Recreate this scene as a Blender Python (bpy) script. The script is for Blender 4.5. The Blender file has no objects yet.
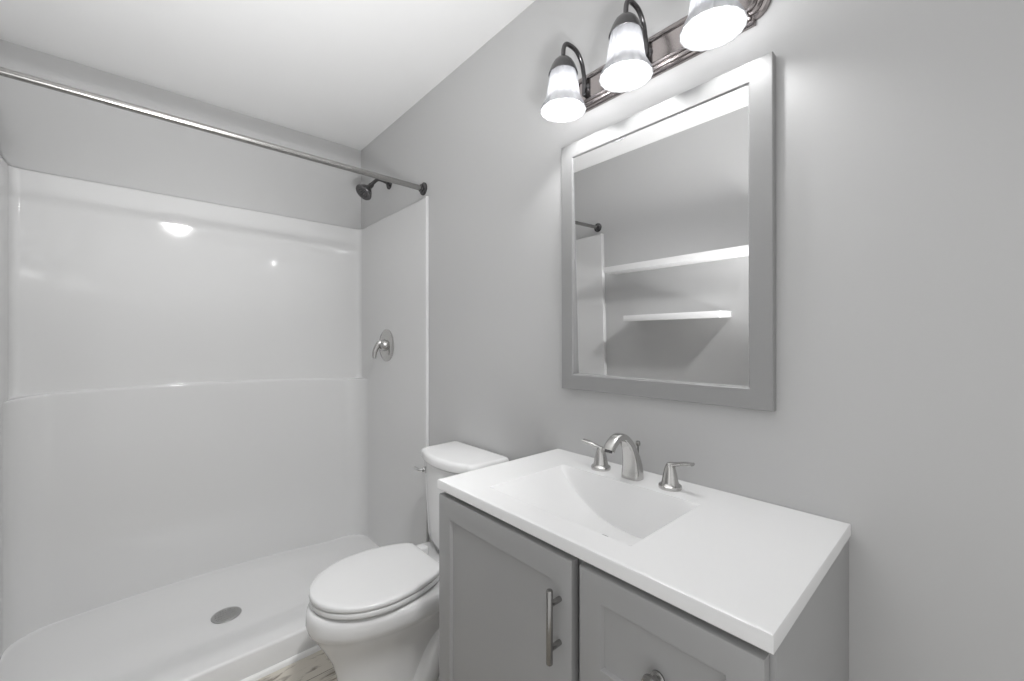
import bpy, bmesh, math, random
from mathutils import Vector, Matrix

PI = math.pi
scene = bpy.context.scene
C = scene.collection

# ------------------------------------------------------------------ camera, world, exposure
CAM_H, YAW, FPX, CY = 1.257, math.radians(41.8), 415.8, 340.7
cam_data = bpy.data.cameras.new('camera')
cam_data.sensor_fit = 'HORIZONTAL'
cam_data.sensor_width = 36.0
cam_data.lens = 36.0 * FPX / 1024.0
cam_data.shift_y = (CY - 340.5) / 1024.0
cam_data.clip_start = 0.02
cam = bpy.data.objects.new('camera', cam_data)
cam.location = (0, 0, CAM_H)
cam.rotation_euler = (PI / 2, 0, -YAW)
C.objects.link(cam)
scene.camera = cam

world = bpy.data.worlds.new('world')
scene.world = world
world.use_nodes = True
# added fill light through the wall openings, stronger from the left
wn = world.node_tree
w_tc = wn.nodes.new('ShaderNodeTexCoord')
w_sep = wn.nodes.new('ShaderNodeSeparateXYZ')
w_map = wn.nodes.new('ShaderNodeMapRange')
w_map.inputs['From Min'].default_value = -0.9
w_map.inputs['From Max'].default_value = 0.3
w_map.inputs['To Min'].default_value = 0.98
w_map.inputs['To Max'].default_value = 0.53
wn.links.new(w_tc.outputs['Generated'], w_sep.inputs[0])
wn.links.new(w_sep.outputs['X'], w_map.inputs['Value'])
wn.nodes['Background'].inputs[0].default_value = (1, 1, 1, 1)
wn.links.new(w_map.outputs[0], wn.nodes['Background'].inputs[1])

vs = scene.view_settings
vs.view_transform = 'Standard'
vs.look = 'None'
vs.gamma = 1.0
vs.use_curve_mapping = False
vs.exposure = 0.10

BULB_W = 4.4           # each vanity bulb
FILL_W = 12.0        # added fill lamp behind the camera, bounced off the ceiling
SPOT_W = 168.0         # added fill spot below the ceiling light, aimed at the shower
DIFFUSER = 2.5       # ceiling light over the middle of the room

fd = bpy.data.lights.new('bounce_fill', 'AREA')  # unseen lamp added to even out the room light
fd.shape = 'DISK'
fd.size = 0.25
fd.energy = FILL_W
fd.spread = math.radians(78)
fo = bpy.data.objects.new('bounce_fill', fd)
fo.location = (0.02, -0.22, 0.92)
fo.rotation_euler = (Vector((0.06, 1.25, 2.464)) - fo.location).to_track_quat('-Z', 'Y').to_euler()
C.objects.link(fo)

# ------------------------------------------------------------------ dimensions (metres)
XR, XL = 1.045, -0.421        # vanity wall, opposite wall
YB, YREAR = 2.607, -0.60      # shower back wall, wall behind the camera
ZC = 2.464
YS = 1.790                    # outer face of the shower curb


# ------------------------------------------------------------------ materials
def lin(v):
    v = v / 255.0
    return v / 12.92 if v <= 0.04045 else ((v + 0.055) / 1.055) ** 2.4


def mat(name, rgb, rough=0.5, metal=0.0, spec=0.5, coat=0.0, noise=None, bump=None):
    m = bpy.data.materials.new(name)
    m.use_nodes = True
    nt = m.node_tree
    b = nt.nodes['Principled BSDF']
    col = tuple(lin(c) for c in rgb) + (1,)
    b.inputs['Base Color'].default_value = col
    b.inputs['Roughness'].default_value = rough
    b.inputs['Metallic'].default_value = metal
    b.inputs['Specular IOR Level'].default_value = spec
    b.inputs['Coat Weight'].default_value = coat
    tc = nt.nodes.new('ShaderNodeTexCoord')
    if noise:
        scale, amt = noise
        n = nt.nodes.new('ShaderNodeTexNoise')
        n.inputs['Scale'].default_value = scale
        n.inputs['Detail'].default_value = 4
        mx = nt.nodes.new('ShaderNodeMixRGB')
        mx.inputs[1].default_value = tuple(c * (1 - amt) for c in col[:3]) + (1,)
        mx.inputs[2].default_value = tuple(min(1, c * (1 + amt)) for c in col[:3]) + (1,)
        nt.links.new(tc.outputs['Object'], n.inputs['Vector'])
        nt.links.new(n.outputs['Fac'], mx.inputs[0])
        nt.links.new(mx.outputs[0], b.inputs['Base Color'])
    if bump:
        scale, strength, dist = bump
        n = nt.nodes.new('ShaderNodeTexNoise')
        n.inputs['Scale'].default_value = scale
        n.inputs['Detail'].default_value = 3
        bp = nt.nodes.new('ShaderNodeBump')
        bp.inputs['Strength'].default_value = strength
        bp.inputs['Distance'].default_value = dist
        nt.links.new(tc.outputs['Object'], n.inputs['Vector'])
        nt.links.new(n.outputs['Fac'], bp.inputs['Height'])
        nt.links.new(bp.outputs[0], b.inputs['Normal'])
    return m


M = {}
M['wall'] = mat('grey_wall_paint', (193, 193, 193), 0.45, spec=0.35, noise=(2.0, 0.01), bump=(160, 0.05, 0.002))
M['ceiling'] = mat('white_ceiling_paint', (231, 231, 231), 0.8, spec=0.2, noise=(2.0, 0.01))
M['trim'] = mat('white_trim_paint', (232, 232, 231), 0.35, noise=(4, 0.01))
M['acrylic'] = mat('white_acrylic', (214, 214, 214), 0.06, spec=0.5, noise=(1.2, 0.006), bump=(1.3, 0.25, 0.02))
M['pan'] = mat('white_shower_pan', (224, 224, 224), 0.38, spec=0.5, noise=(3, 0.006))
M['porcelain'] = mat('white_porcelain', (229, 229, 229), 0.07, spec=0.5, noise=(2, 0.004))
M['seat'] = mat('white_toilet_seat', (220, 220, 220), 0.22, spec=0.5, noise=(2, 0.004))
M['marble'] = mat('white_cultured_marble', (236, 236, 236), 0.22, spec=0.45, noise=(5, 0.006))
M['cabinet'] = mat('grey_cabinet_paint', (162, 162, 162), 0.40, spec=0.4, noise=(6, 0.015))
M['cabinet_dark'] = mat('grey_cabinet_interior', (92, 92, 92), 0.55, noise=(6, 0.02))
M['frame'] = mat('silver_grey_frame_paint', (150, 150, 150), 0.38, spec=0.5, noise=(9, 0.015))
M['nickel'] = mat('brushed_nickel', (198, 197, 195), 0.22, metal=1.0, noise=(20, 0.04))
M['nickel_dark'] = mat('dark_brushed_nickel', (160, 159, 157), 0.26, metal=1.0, noise=(20, 0.05))
M['pewter'] = mat('dark_pewter', (96, 95, 96), 0.25, metal=1.0, noise=(20, 0.05))
M['bar_metal'] = mat('warm_nickel', (150, 144, 143), 0.2, metal=1.0, noise=(8, 0.05))
M['chrome'] = mat('chrome', (215, 215, 215), 0.08, metal=1.0, noise=(20, 0.02))
M['drain'] = mat('drain_steel', (178, 178, 177), 0.35, metal=0.85, noise=(30, 0.06))
M['dark'] = mat('dark_opening', (45, 45, 45), 0.7, noise=(30, 0.05))
M['mirror'] = mat('mirror_silver', (244, 244, 244), 0.0, metal=1.0, noise=(1, 0.002))
M['shelf'] = mat('white_shelf_paint', (236, 236, 236), 0.4, noise=(4, 0.008))


def floor_material():
    m = bpy.data.materials.new('pale_oak_plank')
    m.use_nodes = True
    nt = m.node_tree
    L = nt.links.new
    b = nt.nodes['Principled BSDF']
    b.inputs['Roughness'].default_value = 0.35
    tc = nt.nodes.new('ShaderNodeTexCoord')
    br = nt.nodes.new('ShaderNodeTexBrick')
    br.inputs['Color1'].default_value = (lin(205), lin(199), lin(188), 1)
    br.inputs['Color2'].default_value = (lin(192), lin(186), lin(175), 1)
    br.inputs['Mortar'].default_value = (lin(120), lin(114), lin(106), 1)
    br.inputs['Scale'].default_value = 1.0
    br.inputs['Mortar Size'].default_value = 0.0018
    br.inputs['Brick Width'].default_value = 1.2
    br.inputs['Row Height'].default_value = 0.15
    L(tc.outputs['Object'], br.inputs['Vector'])
    mp = nt.nodes.new('ShaderNodeMapping')
    mp.inputs['Scale'].default_value = (1.6, 6, 1)
    mp.inputs['Rotation'].default_value = (0, 0, 0.08)
    L(tc.outputs['Object'], mp.inputs['Vector'])
    n = nt.nodes.new('ShaderNodeTexNoise')
    n.inputs['Scale'].default_value = 3.2
    n.inputs['Detail'].default_value = 8
    n.inputs['Roughness'].default_value = 0.65
    n.inputs['Distortion'].default_value = 1.2
    L(mp.outputs[0], n.inputs['Vector'])
    rp = nt.nodes.new('ShaderNodeValToRGB')
    rp.color_ramp.elements[0].position = 0.37
    rp.color_ramp.elements[0].color = (0.20, 0.17, 0.14, 1)
    rp.color_ramp.elements[1].position = 0.47
    rp.color_ramp.elements[1].color = (1, 1, 1, 1)
    L(n.outputs['Fac'], rp.inputs[0])
    mx = nt.nodes.new('ShaderNodeMixRGB')
    mx.blend_type = 'MULTIPLY'
    mx.inputs[0].default_value = 0.8
    L(br.outputs[0], mx.inputs[1])
    L(rp.outputs[0], mx.inputs[2])
    L(mx.outputs[0], b.inputs['Base Color'])
    return m


M['floor'] = floor_material()


def shade_material():
    # pressed frosted glass: partly see-through where it faces the eye, milky along the flutes
    m = bpy.data.materials.new('frosted_white_glass')
    m.use_nodes = True
    nt = m.node_tree
    nt.nodes.clear()
    L = nt.links.new
    N = nt.nodes.new
    out = N('ShaderNodeOutputMaterial')
    tp = N('ShaderNodeBsdfTransparent')
    tr = N('ShaderNodeBsdfTranslucent')
    tr.inputs[0].default_value = (0.10, 0.102, 0.108, 1)
    df = N('ShaderNodeBsdfDiffuse')
    df.inputs[0].default_value = (0.36, 0.362, 0.37, 1)
    gl = N('ShaderNodeBsdfGlossy')
    gl.inputs['Roughness'].default_value = 0.25
    lw = N('ShaderNodeLayerWeight')
    lw.inputs['Blend'].default_value = 0.5
    mr = N('ShaderNodeMapRange')
    mr.inputs['From Min'].default_value = 0.0
    mr.inputs['From Max'].default_value = 0.7
    mr.inputs['To Min'].default_value = 0.58
    mr.inputs['To Max'].default_value = 0.88
    m1, m2, m3 = N('ShaderNodeMixShader'), N('ShaderNodeMixShader'), N('ShaderNodeMixShader')
    m1.inputs[0].default_value = 0.6
    m2.inputs[0].default_value = 0.05
    L(tr.outputs[0], m1.inputs[1])
    L(df.outputs[0], m1.inputs[2])
    L(m1.outputs[0], m2.inputs[1])
    L(gl.outputs[0], m2.inputs[2])
    L(lw.outputs['Facing'], mr.inputs['Value'])
    L(mr.outputs[0], m3.inputs[0])
    L(tp.outputs[0], m3.inputs[1])
    L(m2.outputs[0], m3.inputs[2])
    L(m3.outputs[0], out.inputs[0])
    return m


def bulb_material():
    # thin glowing glass envelope that lets the lamp inside shine out
    m = bpy.data.materials.new('lit_bulb')
    m.use_nodes = True
    nt = m.node_tree
    nt.nodes.clear()
    N = nt.nodes.new
    out = N('ShaderNodeOutputMaterial')
    tp = N('ShaderNodeBsdfTransparent')
    em = N('ShaderNodeEmission')
    em.inputs['Strength'].default_value = 3.0
    mx = N('ShaderNodeMixShader')
    mx.inputs[0].default_value = 0.25
    nt.links.new(tp.outputs[0], mx.inputs[1])
    nt.links.new(em.outputs[0], mx.inputs[2])
    nt.links.new(mx.outputs[0], out.inputs[0])
    return m


def emit_material(name, rgb, s):
    m = bpy.data.materials.new(name)
    m.use_nodes = True
    nt = m.node_tree
    b = nt.nodes['Principled BSDF']
    b.inputs['Base Color'].default_value = (0.9, 0.9, 0.9, 1)
    b.inputs['Emission Color'].default_value = rgb + (1,)
    b.inputs['Emission Strength'].default_value = s
    return m


M['shade'] = shade_material()
M['bulb'] = bulb_material()
M['diffuser'] = emit_material('lit_diffuser', (1, 1, 1), DIFFUSER)


# ------------------------------------------------------------------ mesh helpers
def link(name, bm, m, parent=None, smooth=True, angle=35):
    bmesh.ops.recalc_face_normals(bm, faces=bm.faces[:])
    if smooth:
        for f in bm.faces:
            f.smooth = True
        a = math.radians(angle)
        for e in bm.edges:
            if len(e.link_faces) == 2:
                e.smooth = e.calc_face_angle(0.0) < a
    me = bpy.data.meshes.new(name)
    bm.to_mesh(me)
    bm.free()
    me.materials.append(m)
    o = bpy.data.objects.new(name, me)
    C.objects.link(o)
    if parent:
        o.parent = parent
    return o


def thing(name, label, cat, loc=(0, 0, 0), group=None):
    o = bpy.data.objects.new(name, None)
    o.empty_display_size = 0.05
    C.objects.link(o)
    o.location = loc
    o['label'] = label
    o['category'] = cat
    if group:
        o['group'] = group
    return o


def struct(name, bm, m, **k):
    o = link(name, bm, m, **k)
    o['kind'] = 'structure'
    return o


def box(bm, x0, x1, y0, y1, z0, z1, bev=0.0, seg=2):
    r = bmesh.ops.create_cube(bm, size=1.0)
    vs_ = r['verts']
    for v in vs_:
        v.co = Vector(((x0 + x1) / 2 + v.co.x * (x1 - x0), (y0 + y1) / 2 + v.co.y * (y1 - y0),
                       (z0 + z1) / 2 + v.co.z * (z1 - z0)))
    if bev > 0:
        es = list({e for v in vs_ for e in v.link_edges})
        bmesh.ops.bevel(bm, geom=es, offset=bev, segments=seg, profile=0.5, affect='EDGES')
    return bm


def boxbm(*a, **k):
    return box(bmesh.new(), *a, **k)


def rings(bm, loops, cap0=True, cap1=True, closed=True):
    """Loft through equal-length loops of points."""
    vl = [[bm.verts.new(p) for p in lp] for lp in loops]
    n = len(vl[0])
    for a, b in zip(vl, vl[1:]):
        for i in range(n if closed else n - 1):
            j = (i + 1) % n
            bm.faces.new((a[i], a[j], b[j], b[i]))
    if cap0:
        bm.faces.new(list(reversed(vl[0])))
    if cap1:
        bm.faces.new(vl[-1])
    return bm


def tube(bm, pts, rad, n=16, caps=True, flat=1.0, up=None):
    """Tube along points; rad may be a list; flat squashes along the second axis."""
    pts = [Vector(p) for p in pts]
    if not isinstance(rad, (list, tuple)):
        rad = [rad] * len(pts)
    loops = []
    ref = Vector(up) if up else None
    for i, p in enumerate(pts):
        t = (pts[min(i + 1, len(pts) - 1)] - pts[max(i - 1, 0)]).normalized()
        if ref is None:
            ref = Vector((0, 0, 1)) if abs(t.z) < 0.9 else Vector((1, 0, 0))
        u = (ref - t * ref.dot(t)).normalized()
        w = t.cross(u)
        ref = u
        r = rad[i]
        ra, rb = r if isinstance(r, (list, tuple)) else (r, r * flat)
        loops.append([p + u * (ra * math.cos(2 * PI * k / n)) + w * (rb * math.sin(2 * PI * k / n)) for k in range(n)])
    return rings(bm, loops, caps, caps)


def lathe(bm, prof, origin=(0, 0, 0), axis='z', n=32, mod=None, cap0=True, cap1=True):
    """prof: list of (radius, height along axis)."""
    loops = []
    o = Vector(origin)
    if isinstance(axis, str):
        ax = {'x': Vector((1, 0, 0)), '-x': Vector((-1, 0, 0)), 'y': Vector((0, 1, 0)), 'z': Vector((0, 0, 1))}[axis]
    else:
        ax = Vector(axis).normalized()
    u = ax.orthogonal().normalized()
    w = ax.cross(u)
    for r, h in prof:
        lp = []
        for k in range(n):
            a = 2 * PI * k / n
            rr = max(r, 1e-5) * (mod(a, h) if mod else 1.0)
            lp.append(o + ax * h + u * (rr * math.cos(a)) + w * (rr * math.sin(a)))
        loops.append(lp)
    return rings(bm, loops, cap0, cap1)


def catmull(pts, n=8):
    pts = [Vector(p) for p in pts]
    out = []
    P = [pts[0] * 2 - pts[1]] + pts + [pts[-1] * 2 - pts[-2]]
    for i in range(1, len(P) - 2):
        for k in range(n):
            t = k / n
            a, b, c, d = P[i - 1], P[i], P[i + 1], P[i + 2]
            out.append(0.5 * ((2 * b) + (c - a) * t + (2 * a - 5 * b + 4 * c - d) * t * t + (3 * b - a - 3 * c + d) * t ** 3))
    out.append(pts[-1])
    return out


def lerp(a, b, t):
    return a + (b - a) * t


def smooth01(t):
    t = max(0.0, min(1.0, t))
    return t * t * (3 - 2 * t)


# ------------------------------------------------------------------ the room
T = 0.08
struct('floor', boxbm(XL - T, XR + T, YREAR - 0.6, YB + T, -T, 0), M['floor'])
struct('ceiling', boxbm(XL - T, XR + T, YREAR - T, YB + T, ZC, ZC + T), M['ceiling'])
struct('wall_right', boxbm(XR, XR + T, YREAR - T, YB + T, 0, ZC), M['wall'])
bm = bmesh.new()                              # left wall with an opening added to let fill light reach the vanity
LY0, LY1, LZD = -0.50, 0.44, 2.10
box(bm, XL - T, XL, YREAR - T, LY0, 0, ZC)
box(bm, XL - T, XL, LY1, YB + T, 0, ZC)
box(bm, XL - T, XL, LY0, LY1, LZD, ZC)
struct('wall_left', bm, M['wall'])
struct('wall_back', boxbm(XL, XR, YB, YB + T, 0, ZC), M['wall'])
# rear wall, its wide opening added to let soft fill light in
DX0, DX1, DZ = -0.37, 1.00, 2.40
bm = bmesh.new()
box(bm, XL, DX0, YREAR - T, YREAR, 0, ZC)
box(bm, DX1, XR, YREAR - T, YREAR, 0, ZC)
box(bm, DX0, DX1, YREAR - T, YREAR, DZ, ZC)
struct('wall_rear', bm, M['wall'])


def baseboard(name, x0, x1, y0, y1):
    bm = bmesh.new()
    box(bm, x0, x1, y0, y1, 0, 0.085, 0.003)
    return struct(name, bm, M['trim'])


baseboard('baseboard_right', XR - 0.013, XR, 0.94, YS - 0.016)
baseboard('baseboard_left', XL, XL + 0.013, 0.46, YS - 0.016)

# quarter round along the curb of the shower
bm = bmesh.new()
loops = []
for x in (XL + 0.002, XR - 0.002):
    lp = [Vector((x, YS, 0))]
    for k in range(9):
        a = PI / 2 * k / 8
        lp.append(Vector((x, YS - 0.013 * math.cos(a), 0.018 * math.sin(a))))
    loops.append(lp)
rings(bm, loops)
struct('trim_1', bm, M['trim'])

# ------------------------------------------------------------------ shower stall
IX0, IX1, IYB = -0.389, 1.030, 2.580         # inner faces of the surround
RC, RCL = 0.030, 0.125
STOP = 1.957
shower = thing('shower_stall', 'glossy white moulded shower stall with low curb and round floor drain', 'shower',
               (0.32, 2.2, 0))


def plan_path(rc):
    """U-shaped path with rounded corners: (point, inward normal, weight on back)."""
    pts = []
    y0 = YS - 0.012
    for k in range(14):
        pts.append((IX0, lerp(y0, IYB - rc, k / 13), (1, 0), 0.0))
    for k in range(1, 20):
        a = PI / 2 * k / 20
        pts.append((IX0 + rc - rc * math.cos(a), IYB - rc + rc * math.sin(a), (math.cos(a), -math.sin(a)), smooth01(k / 20)))
    for k in range(41):
        pts.append((lerp(IX0 + rc, IX1 - rc, k / 40), IYB, (0, -1), 1.0))
    for k in range(1, 20):
        a = PI / 2 * (1 - k / 20)
        pts.append((IX1 - rc + rc * math.cos(a), IYB - rc + rc * math.sin(a), (-math.cos(a), -math.sin(a)), smooth01(1 - k / 20)))
    for k in range(14):
        pts.append((IX1, lerp(IYB - rc, y0, k / 13), (-1, 0), 0.0))
    return pts


def arch(x):
    t = (x - 0.20) / 0.75
    return max(0.0, 1 - abs(t) ** 2.2)


LZ = 1.022
levels = []                  # (z, offset on the back, arch weight, 0 = wide lower corners .. 1 = tight upper corners)
for z in (0.0, 0.25, 0.5, 0.75, 0.95):
    levels.append((z, 0.011, z / 0.95, 0.0))
for k in range(9):                            # rounded nose of the ledge
    a = PI / 2 * k / 8
    levels.append((LZ - 0.014 + 0.014 * math.sin(a), 0.011 - 0.007 * (1 - math.cos(a)), 1, 0.08 * (k / 8) ** 3))
for k in range(1, 6):                         # little cove above the ledge
    a = PI / 2 * k / 5
    levels.append((LZ + 0.006 * (1 - math.cos(a)), 0.004 - 0.004 * math.sin(a), 1, 0.08 + 0.92 * math.sin(a)))
for z in (1.06, 1.2, 1.4, 1.6, 1.8, STOP - 0.012):
    levels.append((z, 0.0, max(0, 1 - (z - 1.03) / 0.4), 1.0))
for k in range(1, 6):
    a = PI / 2 * k / 5
    levels.append((STOP - 0.012 + 0.012 * math.sin(a), -0.012 * (1 - math.cos(a)), 0, 1.0))
levels.append((STOP, -0.024, 0, 1.0))
bm = bmesh.new()
tight, wide = plan_path(RC), plan_path(RCL)
loops = []
for z, off, aw, up_ in levels:
    lp = []
    for (xa, ya, n, wb), (xw, yw, _n, _w) in zip(tight, wide):
        x, y = lerp(xw, xa, up_), lerp(yw, ya, up_)
        o_ = off * (wb if off > 0 else 1.0)
        lim = 0.0135 if wb < 0.5 else 1
        o_ = max(o_, -lim)
        lp.append(Vector((x + n[0] * o_, y + n[1] * o_, z + 0.026 * arch(x) * aw * wb)))
    loops.append(lp)
rings(bm, loops, False, False, closed=False)
# front flanges: rounded return of each side panel to the wall
for sx, xi in ((1, IX0), (-1, IX1)):
    y0 = YS - 0.012
    fl = []
    dep = 0.0135 if sx < 0 else IX0 - XL - 0.001
    for z in (0.0, 0.5, 1.0, 1.5, STOP):
        lp = []
        for k in range(7):
            a = PI / 2 * k / 6
            lp.append(Vector((xi - sx * 0.005 * (1 - math.cos(a)), y0 - 0.005 * math.sin(a), z)))
        lp.append(Vector((xi - sx * dep, y0 - 0.005, z)))
        lp.append(Vector((xi - sx * dep, y0 + 0.004, z)))
        fl.append(lp)
    rings(bm, fl, False, False, closed=False)
bmesh.ops.translate(bm, vec=-shower.location, verts=bm.verts[:])
link('wall_surround', bm, M['acrylic'], shower, angle=50)

# pan: dished floor, coved into the walls, with the curb in front
DR = Vector((0.280, 2.181))


def pan_z(x, y):
    d = math.hypot(x - DR.x, y - DR.y)
    z = 0.060 + 0.002 * min(1, d / 0.65)
    z += 0.030 * max(0.0, 1 - abs((x - 0.20) / 0.62) ** 2.2) * smooth01((y - 2.30) / 0.27)
    if y < 2.06:                              # rise on to the curb
        z = lerp(z, 0.106, smooth01((2.06 - y) / 0.22))
    rc = RCL
    # distance to the walls of the stall
    qx = abs(x - (IX0 + IX1) / 2) - (IX1 - IX0) / 2 + rc
    qy = y - (IYB - 0.011) + rc
    if qx > 0 and qy > 0:
        dist = rc - math.hypot(qx, qy)
    else:
        dist = rc - max(qx, qy)
    r = 0.008
    t = min(r, max(0.0, dist + 0.002))
    z += r - math.sqrt(max(0.0, r * r - (r - t) ** 2))
    if y < YS + 0.012:                        # rounded outer edge
        t = YS + 0.012 - y
        z -= 0.012 - math.sqrt(max(0, 0.012 ** 2 - t ** 2))
    return z


def graded(a, b, dense_a, dense_b, n):
    out = [a, b]
    for i in range(1, n):
        out.append(lerp(a, b, i / n))
    for d in (0.003, 0.006, 0.010, 0.014, 0.018, 0.024):
        if dense_a:
            out.append(a + d)
        if dense_b:
            out.append(b - d)
    return sorted(set(round(v, 5) for v in out))


bm = bmesh.new()
xs = graded(IX0 - 0.001, IX1 + 0.001, True, True, 56)
ys = graded(YS, IYB - 0.010, True, True, 60)
g = [[bm.verts.new((x, y, pan_z(x, y))) for x in xs] for y in ys]
for j in range(len(ys) - 1):
    for i in range(len(xs) - 1):
        bm.faces.new((g[j][i], g[j][i + 1], g[j + 1][i + 1], g[j + 1][i]))
low = [bm.verts.new((x, YS, 0.0)) for x in xs]
for i in range(len(xs) - 1):
    bm.faces.new((low[i], low[i + 1], g[0][i + 1], g[0][i]))
bmesh.ops.translate(bm, vec=-shower.location, verts=bm.verts[:])
link('shower_pan', bm, M['pan'], shower, angle=60)

# drain with grate
dz = 0.0603
bm = bmesh.new()
lathe(bm, [(0.0, 0), (0.054, 0), (0.056, 0.002), (0.055, 0.0035), (0.047, 0.0035), (0.046, 0.0025), (0.0, 0.0025)], n=40)
dr = link('floor_drain', bm, M['drain'], shower)
dr.location = Vector((DR.x, DR.y, dz)) - shower.location
bm = bmesh.new()
for i in range(-4, 5):
    for j in range(-4, 5):
        x, y = i * 0.0095 + (0.0047 if j % 2 else 0), j * 0.0085
        if math.hypot(x, y) < 0.042:
            lathe(bm, [(0.0028, 0), (0.0028, 0.0006)], (x, y, 0.0023), n=8)
link('grate_hole', bm, M['nickel_dark'], dr).name = 'grate'

# ------------------------------------------------------------------ shower valve
VC = Vector((IX1, 2.203, 1.231))
valve = thing('shower_valve', 'round brushed nickel shower valve with curved lever on white side panel', 'shower valve', VC)
bm = bmesh.new()
lathe(bm, [(0.0, 0), (0.090, 0), (0.090, 0.004), (0.084, 0.009), (0.060, 0.012), (0.040, 0.014), (0.0, 0.014)], axis='-x', n=48)
link('escutcheon', bm, M['nickel'], valve)
bm = bmesh.new()
lathe(bm, [(0.034, 0.012), (0.032, 0.022), (0.027, 0.034), (0.018, 0.042), (0.0, 0.045)], axis='-x', n=32)
link('hub', bm, M['nickel'], valve)
bm = bmesh.new()
pp = catmull([(-0.026, 0, 0.010), (-0.042, 0.003, 0.010), (-0.056, 0.008, -0.010), (-0.066, 0.012, -0.040), (-0.069, 0.014, -0.072)], 6)
tube(bm, pp, [lerp(0.019, 0.011, i / (len(pp) - 1)) for i in range(len(pp))], flat=0.7)
link('lever', bm, M['nickel'], valve)

# ------------------------------------------------------------------ shower head
HC = Vector((XR, 2.20, 2.138))
head = thing('shower_sprayer', 'dark pewter shower head on bent arm above the white surround', 'shower head', HC)
bm = bmesh.new()
lathe(bm, [(0.0, 0), (0.031, 0), (0.030, 0.005), (0.020, 0.012), (0.011, 0.016), (0.0, 0.016)], axis='-x', n=32)
link('flange', bm, M['pewter'], head)
bm = bmesh.new()
pp = catmull([(-0.006, 0, 0), (-0.04, 0, 0.008), (-0.068, 0, 0.007), (-0.090, 0, -0.012), (-0.112, 0, -0.040)], 6)
tube(bm, pp, 0.0095)
link('arm', bm, M['pewter'], head)
bm = bmesh.new()
ax = Vector((-0.66, -0.10, -0.75)).normalized()
hp = [(0.0, -0.012), (0.012, -0.010), (0.014, 0.000), (0.013, 0.012), (0.017, 0.022), (0.034, 0.042), (0.045, 0.060), (0.047, 0.068),
      (0.044, 0.073), (0.0, 0.073)]
lathe(bm, hp, (-0.108, 0, -0.036), ax, n=36)
sp = link('spray_head', bm, M['pewter'], head)
bm = bmesh.new()
u = ax.orthogonal().normalized()
w = ax.cross(u)
for ring_n, rr in ((1, 0), (8, 0.012), (14, 0.024)):
    for k in range(ring_n):
        a = 2 * PI * k / ring_n
        c_ = Vector((-0.108, 0, -0.036)) + ax * 0.073 + u * rr * math.cos(a) + w * rr * math.sin(a)
        lathe(bm, [(0.0022, -0.001), (0.0018, 0.002)], c_, ax, n=8)
link('nozzles', bm, M['dark'], sp)

# ------------------------------------------------------------------ curtain rod
RY, RZ = 1.821, 2.006
rod = thing('shower_curtain_rod', 'bare brushed nickel shower curtain rod spanning wall to wall', 'curtain rod', (XR, RY, RZ))
bm = bmesh.new()
tube(bm, [(-0.012, 0, 0), (-0.084 - XR, 0, 0)], 0.0128, n=24)
link('outer_tube', bm, M['nickel_dark'], rod)
rod.rotation_euler = (0, math.radians(0.22), 0)
bm = bmesh.new()
tube(bm, [(-0.080 - XR, 0, 0), (XL - XR + 0.012, 0, 0)], 0.0118, n=24)
link('inner_tube', bm, M['nickel_dark'], rod)
for x, ax_ in ((0.0, '-x'), (XL - XR, 'x')):
    bm = bmesh.new()
    lathe(bm, [(0.0, 0), (0.031, 0), (0.031, 0.006), (0.027, 0.010), (0.018, 0.013), (0.0175, 0.022), (0.0135, 0.024), (0.0, 0.024)],
          (x, 0, 0), ax_, n=36)
    link('flange', bm, M['pewter'], rod)

# ------------------------------------------------------------------ toilet
TY = 1.345
toilet = thing('toilet', 'white two piece toilet with closed lid between the vanity and shower', 'toilet', (0.60, TY, 0))


def egg(xb, xf, hw, z, n=48, sq=2.3, cx=None):
    """Closed outline: round nose toward -x at xf, squarer back at xb; half width hw."""
    cx = xf + (xb - xf) * 0.52 if cx is None else cx
    out = []
    for k in range(n):
        a = 2 * PI * k / n
        ca, sa = math.cos(a), math.sin(a)
        if ca < 0:
            x = cx + (cx - xf) * -abs(ca) ** (2 / 2.05)
            y = hw * math.copysign(abs(sa) ** (2 / 2.05), sa)
        else:
            x = cx + (xb - cx) * abs(ca) ** (2 / sq)
            y = hw * math.copysign(abs(sa) ** (2 / sq), sa)
        out.append(Vector((x - 0.60, y, z)))
    return out


XF = 0.374                    # front of the bowl rim


def lid_outline(z, d=0.0, n=72, xf=0.385, xb=0.784, hw=0.172, xc=0.585, ab=0.262):
    """Long oval cut straight across at the hinges, inset by d."""
    pts = []
    af, ab_, w = xc - xf - d, ab - d, hw - d
    xe = xb - d
    ae = math.acos((xe - xc) / ab_)
    r = 0.012
    for k in range(n + 1):
        a = ae + (2 * PI - 2 * ae) * k / n
        ca, sa = math.cos(a), math.sin(a)
        x = xc + (ab_ if ca > 0 else af) * ca
        y = w * sa
        if ca > 0:                            # soften the back corners
            y *= 1 - 0.10 * max(0.0, (x - (xe - r)) / r) ** 2
        pts.append(Vector((x - 0.60, y, z)))
    return pts


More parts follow.
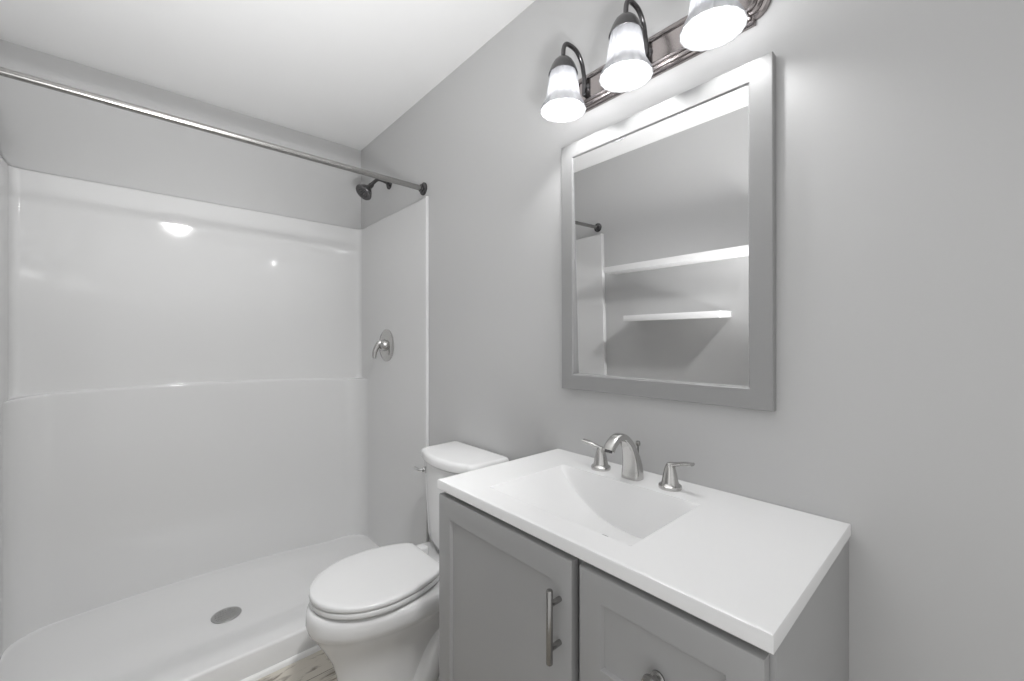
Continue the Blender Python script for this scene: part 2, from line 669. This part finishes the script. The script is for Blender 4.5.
# bowl and pedestal as one body
prof = [  # z, xf, xb, hw, squareness of the back
    (0.000, 0.462, 0.960, 0.112, 4.0), (0.012, 0.458, 0.962, 0.115, 4.0), (0.030, 0.464, 0.960, 0.110, 4.0),
    (0.120, 0.470, 0.955, 0.099, 4.0), (0.200, 0.462, 0.950, 0.095, 4.0), (0.250, 0.446, 0.950, 0.103, 3.6),
    (0.300, 0.420, 0.955, 0.126, 3.2), (0.335, 0.400, 0.965, 0.146, 3.0), (0.357, 0.388, 0.970, 0.158, 3.0),
    (0.366, 0.380, 0.975, 0.168, 3.0), (0.385, XF, 0.980, 0.178, 3.0), (0.413, XF + 0.001, 0.985, 0.180, 3.0),
    (0.427, XF + 0.004, 0.985, 0.178, 3.0), (0.434, XF + 0.014, 0.980, 0.168, 3.0)]
bm = bmesh.new()
rings(bm, [egg(xb, xf, hw, z, sq=sq) for z, xf, xb, hw, sq in prof])
bowl = link('bowl', bm, M['porcelain'], toilet, angle=60)
# trapway bulge on each side of the pedestal
for s in (-1, 1):
    bm = bmesh.new()
    pp = catmull([(0.27, s * 0.040, 0.330), (0.22, s * 0.078, 0.275), (0.16, s * 0.092, 0.185), (0.11, s * 0.088, 0.095), (0.09, s * 0.060, 0.0)], 6)
    tube(bm, pp, [0.046] * len(pp), n=20)
    link('trapway', bm, M['porcelain'], bowl)
    bm = bmesh.new()
    lathe(bm, [(0.0, 0), (0.019, 0), (0.019, 0.010), (0.015, 0.018), (0.007, 0.022), (0.0, 0.0225)], (0.16, s * 0.128, 0.0), n=20)
    bcap = link('bolt_cap', bm, M['seat'], toilet)
# foot flange that the caps stand beside
bm = bmesh.new()
rings(bm, [egg(0.96, 0.60, 0.140, z, sq=4.0) for z in (0.0, 0.012)] + [egg(0.955, 0.605, 0.134, 0.017, sq=4.0)])
link('foot', bm, M['porcelain'], bowl)


bm = bmesh.new()
rings(bm, [lid_outline(z, d, xf=0.387, hw=0.171) for z, d in ((0.4415, 0.005), (0.443, 0.0015), (0.447, 0), (0.455, 0), (0.4585, 0.0015), (0.460, 0.005))])
link('seat', bm, M['seat'], toilet, angle=60)
# lid, slightly domed
bm = bmesh.new()
rings(bm, [lid_outline(z, d) for z, d in ((0.4615, 0.004), (0.463, 0.001), (0.467, 0), (0.473, 0), (0.477, 0.0015), (0.4795, 0.006), (0.481, 0.02),
                                          (0.4825, 0.06), (0.483, 0.11))])
link('lid', bm, M['seat'], toilet, angle=60)
for s in (-1, 1):
    bm = bmesh.new()
    box(bm, 0.786 - 0.6, 0.826 - 0.6, s * 0.075 - 0.022, s * 0.075 + 0.022, 0.4365, 0.470, 0.008, 3)
    link('hinge', bm, M['seat'], toilet)


# tank: bow front, tapering downwards
def tank_loop(z, hw, xb, xs_, bow, r):
    """plan outline of the tank: flat back at xb, sides at +-hw, front bowed by bow in front of xs_."""
    pts = []
    n = 16
    c = 0.012
    for k in range(5):
        a = PI / 2 * k / 4
        pts.append((xb - c + c * math.sin(a), -hw + c - c * math.cos(a)))
    for k in range(5):
        a = PI / 2 * k / 4
        pts.append((xb - c + c * math.cos(a), hw - c + c * math.sin(a)))
    for k in range(7):
        a = PI / 2 * k / 6
        pts.append((xs_ + r - r * math.sin(a), hw - r + r * math.cos(a)))
    for k in range(1, n):
        y = lerp(hw - r, -hw + r, k / n)
        t = y / (hw - r)
        pts.append((xs_ - bow * (1 - t * t), y))
    for k in range(7):
        a = PI / 2 * k / 6
        pts.append((xs_ + r - r * math.cos(a), -hw + r - r * math.sin(a)))
    return [Vector((x - 0.60, y, z)) for x, y in pts]


bm = bmesh.new()
lps = []
for z, hw, xs_, bow in ((0.425, 0.125, 0.905, 0.02), (0.440, 0.150, 0.885, 0.025), (0.475, 0.162, 0.872, 0.028), (0.62, 0.167, 0.864, 0.03),
                        (0.770, 0.170, 0.858, 0.03), (0.7785, 0.170, 0.858, 0.03)):
    lps.append(tank_loop(z, hw, 1.028, xs_, bow, 0.03))
rings(bm, lps)
tank = link('tank', bm, M['porcelain'], toilet, angle=50)
bm = bmesh.new()
lps = []
for z, d in ((0.782, 0.006), (0.786, 0.001), (0.790, 0), (0.807, 0), (0.815, 0.003), (0.819, 0.008), (0.8205, 0.016)):
    lps.append(tank_loop(z, 0.180 - d, 1.034 - d * 0.5, 0.848 + d, 0.032, 0.03))
rings(bm, lps)
link('tank_lid', bm, M['porcelain'], toilet, angle=50)
# flush lever on the front left of the tank
lv = Vector((0.845 - 0.6, 0.122, 0.742))
bm = bmesh.new()
lathe(bm, [(0.0, -0.012), (0.013, -0.012), (0.013, 0.004), (0.010, 0.009), (0.0, 0.010)], lv, '-x', n=20)
fl = link('flush_lever', bm, M['chrome'], toilet)
bm = bmesh.new()
pp = catmull([lv + Vector((-0.008, 0, 0)), lv + Vector((-0.018, 0.012, 0.001)), lv + Vector((-0.020, 0.026, 0.002)), lv + Vector((-0.019, 0.046, 0.003))], 6)
tube(bm, pp, [lerp(0.0075, 0.0055, i / (len(pp) - 1)) for i in range(len(pp))], n=12)
link('handle', bm, M['chrome'], fl)

# ------------------------------------------------------------------ vanity cabinet
VY0, VY1 = 0.1685, 0.931
VXF = 0.598
ZTOP = 0.8716
vanity = thing('vanity_cabinet', 'grey shaker vanity cabinet under the white sink top', 'cabinet', (0.83, 0.55, 0))


def V(x0, x1, y0, y1, z0, z1, bev=0.0, bm_=None):
    l = vanity.location
    return box(bm_ or bmesh.new(), x0 - l.x, x1 - l.x, y0 - l.y, y1 - l.y, z0 - l.z, z1 - l.z, bev)


tk = 0.016
for y0, y1 in ((VY0, VY0 + tk), (VY1 - tk, VY1)):
    link('side_panel', V(VXF, XR - 0.001, y0, y1, 0, ZTOP - 0.0005, 0.001), M['cabinet'], vanity)
link('back_panel', V(XR - 0.012, XR - 0.002, VY0 + tk, VY1 - tk, 0.10, ZTOP - 0.13), M['cabinet_dark'], vanity)
link('bottom_panel', V(VXF + 0.02, XR - 0.012, VY0 + tk, VY1 - tk, 0.10, 0.116), M['cabinet_dark'], vanity)
link('toe_kick', V(VXF + 0.06, VXF + 0.075, VY0 + tk, VY1 - tk, 0.0, 0.10), M['cabinet'], vanity)
DIV = 0.477
bm = bmesh.new()
V(VXF + 0.010, VXF + 0.028, VY0 + tk, VY1 - tk, 0.835, ZTOP - 0.0005, bm_=bm)
V(VXF + 0.010, VXF + 0.028, VY0 + tk, VY0 + 0.04, 0.10, 0.835, bm_=bm)
V(VXF + 0.010, VXF + 0.028, VY1 - 0.04, VY1 - tk, 0.10, 0.835, bm_=bm)
V(VXF + 0.010, VXF + 0.028, DIV - 0.022, DIV + 0.022, 0.10, 0.835, bm_=bm)
V(VXF + 0.010, VXF + 0.028, VY0 + tk, VY1 - tk, 0.10, 0.135, bm_=bm)
link('face_frame', bm, M['cabinet'], vanity)


def shaker(name, y0, y1, z0, z1, fr=0.050, th=0.019, rec=0.007):
    """Shaker front: raised frame with bevelled edges round a recessed panel; face toward -x."""
    l = vanity.location
    xf = VXF - 0.0005 - th
    bev = 0.003
    sl = 0.004
    steps = [(xf + th, 0.0), (xf + bev, 0.0), (xf + bev * 0.3, bev * 0.3), (xf, bev), (xf, fr), (xf + 0.001, fr + 0.001), (xf + rec, fr + sl)]
    loops_ = []
    for x, d in steps:
        loops_.append([Vector((x, y0 + d, z0 + d)) - l, Vector((x, y1 - d, z0 + d)) - l,
                       Vector((x, y1 - d, z1 - d)) - l, Vector((x, y0 + d, z1 - d)) - l])
    bm_ = bmesh.new()
    rings(bm_, loops_)
    return link(name, bm_, M['cabinet'], vanity, angle=25), xf


door, xf = shaker('door', 0.4864, 0.9325, 0.118, 0.8594, 0.052)
# bar pull on the door
l = vanity.location
hx, hy = xf - 0.028, 0.5142
bm = bmesh.new()
tube(bm, [Vector((hx, hy, z)) - l for z in (0.673, 0.6745, 0.8055, 0.807)], [0.0052, 0.0062, 0.0062, 0.0052], n=20)
hd = link('handle', bm, M['nickel_dark'], door)
for z in (0.700, 0.780):
    bm = bmesh.new()
    tube(bm, [Vector((hx, hy, z)) - l, Vector((xf + 0.0005, hy, z)) - l], 0.0052, n=16)
    link('post', bm, M['nickel_dark'], hd)
for i, (z0, z1) in enumerate(((0.655, 0.8594), (0.392, 0.649), (0.118, 0.386))):
    dw, xf = shaker('drawer', 0.1761, 0.4695, z0, z1, 0.046)
    zc = (z0 + z1) / 2 - 0.012
    bm = bmesh.new()
    kc = Vector((xf + 0.007, 0.3222, zc)) - l
    lathe(bm, [(0.0, 0), (0.0115, 0), (0.0115, 0.003), (0.0065, 0.006), (0.0055, 0.013), (0.012, 0.016), (0.0150, 0.019), (0.0148, 0.024),
               (0.012, 0.0255), (0.0, 0.026)], kc, '-x', n=32)
    link('knob', bm, M['nickel_dark'], dw)

# ------------------------------------------------------------------ vanity top with integrated basin
CX0, CX1, CY0, CY1, CZ = 0.5765, XR - 0.0005, 0.1655, 0.936, 0.897
top = thing('washbasin', 'white one piece vanity top with rectangular sloped basin', 'sink', (0.81, 0.55, 0.8716))
BX0, BX1, BY0, BY1 = 0.640, 0.918, 0.404, 0.803
BYC, DEP = 0.555, 0.117


def basin(u, v):
    """u 0..1 along y, v 0..1 along x -> point of the basin's inner surface."""
    y = lerp(BY0, BY1, u)
    s = 2 * v - 1
    t = (BYC - y) / (BYC - BY0) if y < BYC else (y - BYC) / (BY1 - BYC)
    gy = 1 - t ** 2.4
    e = max(0.0, (1 - abs(s)) / 0.13)
    h = smooth01(min(1, e)) * 0.35 + 0.65 * min(1, e * 1.0)
    h = min(1.0, h)
    x = lerp(BX0, BX1, v)
    return Vector((x, y, CZ - DEP * gy * h))


us = sorted(set([0, 0.006, 0.014, 0.025, 1, 0.994, 0.986, 0.975] + [i / 40 for i in range(1, 40)]))
vv = sorted(set([0, 1] + [i * 0.065 / 10 for i in range(1, 12)] + [1 - i * 0.065 / 10 for i in range(1, 12)] + [lerp(0.08, 0.92, i / 14) for i in range(15)]))
bm = bmesh.new()
lt = top.location
grid = [[bm.verts.new(basin(u_, v_) - lt) for v_ in vv] for u_ in us]
for j in range(len(us) - 1):
    for i in range(len(vv) - 1):
        bm.faces.new((grid[j][i], grid[j][i + 1], grid[j + 1][i + 1], grid[j + 1][i]))
# deck: faces from the rim to the rounded outer edge, then the apron and underside
rim = [grid[0][i] for i in range(len(vv))] + [grid[j][-1] for j in range(1, len(us))] + \
      [grid[-1][i] for i in range(len(vv) - 2, -1, -1)] + [grid[j][0] for j in range(len(us) - 2, 0, -1)]


def outer(p, d, z):
    """project a rim point on the outer rectangle inset by d (by side, corners to corners)."""
    x = lerp(CX0 + d, CX1 - d, (p.x + lt.x - BX0) / (BX1 - BX0))
    y = lerp(CY0 + d, CY1 - d, (p.y + lt.y - BY0) / (BY1 - BY0))
    return Vector((x, y, z)) - lt


prev = [bm.verts.new(v.co) for v in rim]
for d, z in ((0.008, CZ), (0.004, CZ), (0.0012, CZ - 0.0012), (0.0, CZ - 0.004), (0.0, ZTOP + 0.002), (0.002, ZTOP), (0.03, ZTOP)):
    cur = [bm.verts.new(outer(v.co, d, z)) for v in rim]
    n = len(rim)
    for i in range(n):
        j = (i + 1) % n
        bm.faces.new((prev[i], prev[j], cur[j], cur[i]))
    prev = cur
link('countertop', bm, M['marble'], top, angle=28)
# pop-up drain at the foot of the back wall of the basin
dp = basin((0.603 - BY0) / (BY1 - BY0), 0.655)
bm = bmesh.new()
lathe(bm, [(0.0, 0.0), (0.023, 0.0), (0.023, 0.002), (0.019, 0.003), (0.018, 0.001), (0.016, 0.001), (0.016, 0.005), (0.012, 0.007), (0.0, 0.0075)],
      dp + Vector((0, 0, -0.001)) - lt, 'z', n=32)
link('sink_drain', bm, M['nickel_dark'], top)

# ------------------------------------------------------------------ faucet
FX, FY = 0.963, 0.603
faucet = thing('faucet', 'brushed nickel widespread faucet with arched spout and two levers', 'faucet', (FX, FY, CZ))
# spout: flat tapering arch reaching toward the basin
bm = bmesh.new()
pp = catmull([(0.000, 0, 0.0), (0.000, 0, 0.030), (-0.008, 0, 0.062), (-0.024, 0, 0.094), (-0.048, 0, 0.114), (-0.074, 0, 0.114), (-0.096, 0, 0.101), (-0.106, 0, 0.089)], 7)
nn = len(pp)
rad = []
for i in range(nn):
    t = i / (nn - 1)
    thick = lerp(0.021, 0.0095, smooth01(min(1, t / 0.55)))
    wid = lerp(0.026, 0.0145, smooth01(min(1, t / 0.6)))
    rad.append((thick, wid))
loops = []
for i, p in enumerate(pp):
    t = (pp[min(i + 1, nn - 1)] - pp[max(i - 1, 0)]).normalized()
    w = Vector((0, 1, 0))
    u = t.cross(w).normalized()
    a_, b_ = rad[i]
    lp = []
    for k in range(24):
        an = 2 * PI * k / 24
        ca, sa = math.cos(an), math.sin(an)
        ca = math.copysign(abs(ca) ** 0.55, ca)
        sa = math.copysign(abs(sa) ** 0.55, sa)
        lp.append(p + u * (a_ * ca) + w * (b_ * sa))
    loops.append(lp)
rings(bm, loops)
spout = link('spout', bm, M['nickel'], faucet, angle=50)
bm = bmesh.new()
lathe(bm, [(0.0095, 0), (0.0095, 0.006), (0.007, 0.006), (0.007, 0.002), (0.0, 0.002)], (-0.1055, 0, 0.091), (-0.35, 0, -1), n=20)
link('aerator', bm, M['pewter'], spout)
bm = bmesh.new()
tube(bm, [(0.034, 0.004, 0.0), (0.034, 0.004, 0.086)], 0.0025, n=10)
lathe(bm, [(0.0, 0.076), (0.005, 0.078), (0.0065, 0.084), (0.005, 0.090), (0.0, 0.092)], (0.034, 0.004, 0), n=16)
link('lift_rod', bm, M['nickel_dark'], faucet)
for s in (1, -1):
    oy = s * 0.1025
    bm = bmesh.new()
    lathe(bm, [(0.0, 0), (0.0265, 0), (0.0275, 0.004), (0.0265, 0.008), (0.021, 0.012), (0.0195, 0.016), (0.017, 0.032), (0.0125, 0.050), (0.0095, 0.058),
               (0.006, 0.062), (0.0, 0.063)], (0.003, oy, 0), n=32)
    hb = link('handle', bm, M['nickel'], faucet)
    bm = bmesh.new()
    pp = catmull([(0.003, oy, 0.057), (0.003, oy + s * 0.016, 0.061), (0.001, oy + s * 0.036, 0.067), (-0.002, oy + s * 0.058, 0.071)], 6)
    k_ = len(pp) - 1
    tube(bm, pp, [(lerp(0.0065, 0.0042, i / k_), lerp(0.007, 0.0095, smooth01(i / k_))) for i in range(len(pp))], n=16, up=(0, 0, 1))
    link('lever', bm, M['nickel'], hb)

# ------------------------------------------------------------------ mirror
MY0, MY1, MZ0, MZ1 = 0.295, 0.902, 1.103, 1.884
TILT = math.radians(0.2)
mirror = thing('mirror', 'rectangular wall mirror in wide silver grey frame above the sink', 'mirror', (XR - 0.001, (MY0 + MY1) / 2, MZ0))
mw, mh = MY1 - MY0, MZ1 - MZ0
FT, FW = 0.021, 0.049
bm = bmesh.new()
steps = [(0.0, 0.0), (-FT + 0.0015, 0.0), (-FT, 0.0015), (-FT, FW - 0.004), (-FT + 0.002, FW - 0.002), (-FT + 0.003, FW), (-0.0125, FW + 0.0003), (-0.004, FW + 0.0003), (0, FW + 0.0003)]
loops = []
for x, d in steps:
    loops.append([Vector((x, -mw / 2 + d, d)), Vector((x, mw / 2 - d, d)), Vector((x, mw / 2 - d, mh - d)), Vector((x, -mw / 2 + d, mh - d))])
rings(bm, loops, False, False)
for i in range(4):
    pass
link('mirror_frame', bm, M['frame'], mirror, angle=25)
bm = bmesh.new()
d = FW - 0.001
box(bm, -0.002, 0.0, -mw / 2 + d, mw / 2 - d, 0, mh - 2 * d)
glass = link('mirror_glass', bm, M['mirror'], mirror, smooth=False)
glass.location = (-0.0035, 0, d)
glass.rotation_euler = (0, -math.radians(1.0), 0)
mirror.rotation_euler = (0, -TILT, 0)

# ------------------------------------------------------------------ vanity light
LYC = 0.590
light = thing('vanity_light', 'three light vanity fixture with fluted frosted shades above the mirror', 'wall light', (XR, LYC, 2.030))
# back plate: stepped moulding, half round ends
BH, BL = 0.0560, 0.255


def plate_loop(h, L, x):
    pts = []
    n = 14
    r = h * 0.80
    for s in (1, -1):
        pts.append((s * L, -s * h))
        pts.append((s * L, -s * (r + 0.0001)))
        for k in range(1, n):
            a = -PI / 2 + PI * k / n
            pts.append((s * (L + r * 0.75 * math.cos(a)), s * r * math.sin(a)))
        pts.append((s * L, s * (r + 0.0001)))
        pts.append((s * L, s * h))
    return [Vector((x, y, z)) for y, z in pts]


bm = bmesh.new()
loops = []
for h, x in ((BH, 0.0), (BH, -0.007), (BH - 0.004, -0.010), (BH - 0.010, -0.011), (BH - 0.011, -0.016), (BH - 0.015, -0.018), (BH - 0.019, -0.018),
             (BH - 0.020, -0.022), (BH - 0.024, -0.0245), (BH - 0.027, -0.0235), (BH - 0.028, -0.021)):
    loops.append(plate_loop(h, BL - (BH - h) * 0.6, x))
rings(bm, loops)
link('back_plate', bm, M['bar_metal'], light, angle=22)
SX, SZ = 0.912 - XR, 1.921 - 2.030            # shade mouth, relative to the fixture
shade_prof = [(0.0660, 0.000), (0.0650, 0.003), (0.0615, 0.012), (0.0555, 0.023), (0.0490, 0.034), (0.0455, 0.046), (0.0435, 0.062), (0.0415, 0.080),
              (0.0390, 0.098), (0.0345, 0.113), (0.0280, 0.123)]


def flute(a, h):
    k = smooth01((h - 0.018) / 0.03)
    return 1 + (0.042 * k) * abs(math.cos(9 * a)) + 0.012 * (1 - k) * math.cos(18 * a)


for oy in (0.208, 0.0, -0.213):
    o = Vector((SX, oy, SZ))
    bm = bmesh.new()
    a0 = Vector((-0.018, oy + 0.004, 0.004))
    lathe(bm, [(0.0, 0), (0.014, 0), (0.014, 0.006), (0.008, 0.012), (0.0, 0.014)], a0, '-x', n=24)
    box(bm, -0.034, -0.020, oy - 0.004, oy + 0.012, -0.022, 0.030, 0.003)
    pp = catmull([(-0.028, oy + 0.004, 0.010), (-0.034, oy + 0.004, 0.045), (-0.046, oy + 0.003, 0.074), (-0.074, oy + 0.001, 0.094),
                  (SX + 0.018, oy, 0.093), (SX + 0.003, oy, 0.076), (SX, oy, 0.048)], 7)
    tube(bm, pp, 0.0064, n=14)
    arm = link('arm', bm, M['pewter'], light)
    bm = bmesh.new()
    lathe(bm, [(0.0, 0.160), (0.007, 0.159), (0.011, 0.155), (0.019, 0.150), (0.027, 0.142), (0.034, 0.130), (0.0395, 0.116), (0.0425, 0.106),
               (0.0405, 0.106), (0.030, 0.125), (0.0, 0.127)], o, n=36)
    link('fitter', bm, M['pewter'], arm)
    bm = bmesh.new()
    inner = [(r - 0.0025, h) for r, h in shade_prof]
    lathe(bm, shade_prof + list(reversed(inner)), o, n=108, mod=flute, cap0=False, cap1=False)
    link('lamp_shade', bm, M['shade'], light, angle=60)
    bm = bmesh.new()
    lathe(bm, [(0.0, 0.028), (0.012, 0.030), (0.021, 0.038), (0.024, 0.050), (0.021, 0.064), (0.014, 0.080), (0.012, 0.112), (0.0, 0.112)], o, n=24)
    link('bulb', bm, M['bulb'], light)
    ld = bpy.data.lights.new('bulb_light', 'POINT')
    ld.energy = BULB_W
    ld.shadow_soft_size = 0.018
    lo = bpy.data.objects.new('bulb_light', ld)
    C.objects.link(lo)
    lo.parent = light
    lo.location = o + Vector((0, 0, 0.052))

# ------------------------------------------------------------------ shelves on the opposite wall (seen in the mirror)
for nm, lab, y0, y1, zt, dp_ in (('floating_shelf', 'long white floating shelf reflected high in the mirror', 0.52, 1.675, 1.695, 0.150),
                            ('floating_shelf', 'short white floating shelf reflected below the long one in the mirror', 0.925, 1.520, 1.365, 0.166)):
    sh = bmesh.new()
    box(sh, XL, XL + dp_, y0, y1, zt - 0.037, zt, 0.0012)
    so = link(nm, sh, M['shelf'])
    so['label'] = lab
    so['category'] = 'shelf'
    so['group'] = 'floating shelves reflected in the mirror'

# ------------------------------------------------------------------ ceiling light in the middle of the room
cl = thing('ceiling_light', 'round flush ceiling light with white diffuser over the middle of the room', 'ceiling light', (0.28, 0.03, ZC))
bm = bmesh.new()
lathe(bm, [(0.0, -0.001), (0.150, -0.001), (0.152, -0.012), (0.148, -0.020), (0.0, -0.020)], n=48)
link('base', bm, M['nickel'], cl)
bm = bmesh.new()
lathe(bm, [(0.140, -0.018), (0.138, -0.024), (0.128, -0.032), (0.095, -0.039), (0.050, -0.043), (0.0, -0.044)], n=48)
link('diffuser', bm, M['diffuser'], cl)
sd = bpy.data.lights.new('fill_spot', 'SPOT')  # extra spot added to brighten the stall, not part of the fixture
sd.energy = SPOT_W
sd.spot_size = math.radians(70)
sd.spot_blend = 1.0
sd.shadow_soft_size = 0.07
so = bpy.data.objects.new('fill_spot', sd)
so.location = (0, 0, -0.055)
so.rotation_euler = (Vector((0.25, 2.35, 0.65)) - (cl.location + so.location)).to_track_quat('-Z', 'Y').to_euler()
so.parent = cl
C.objects.link(so)
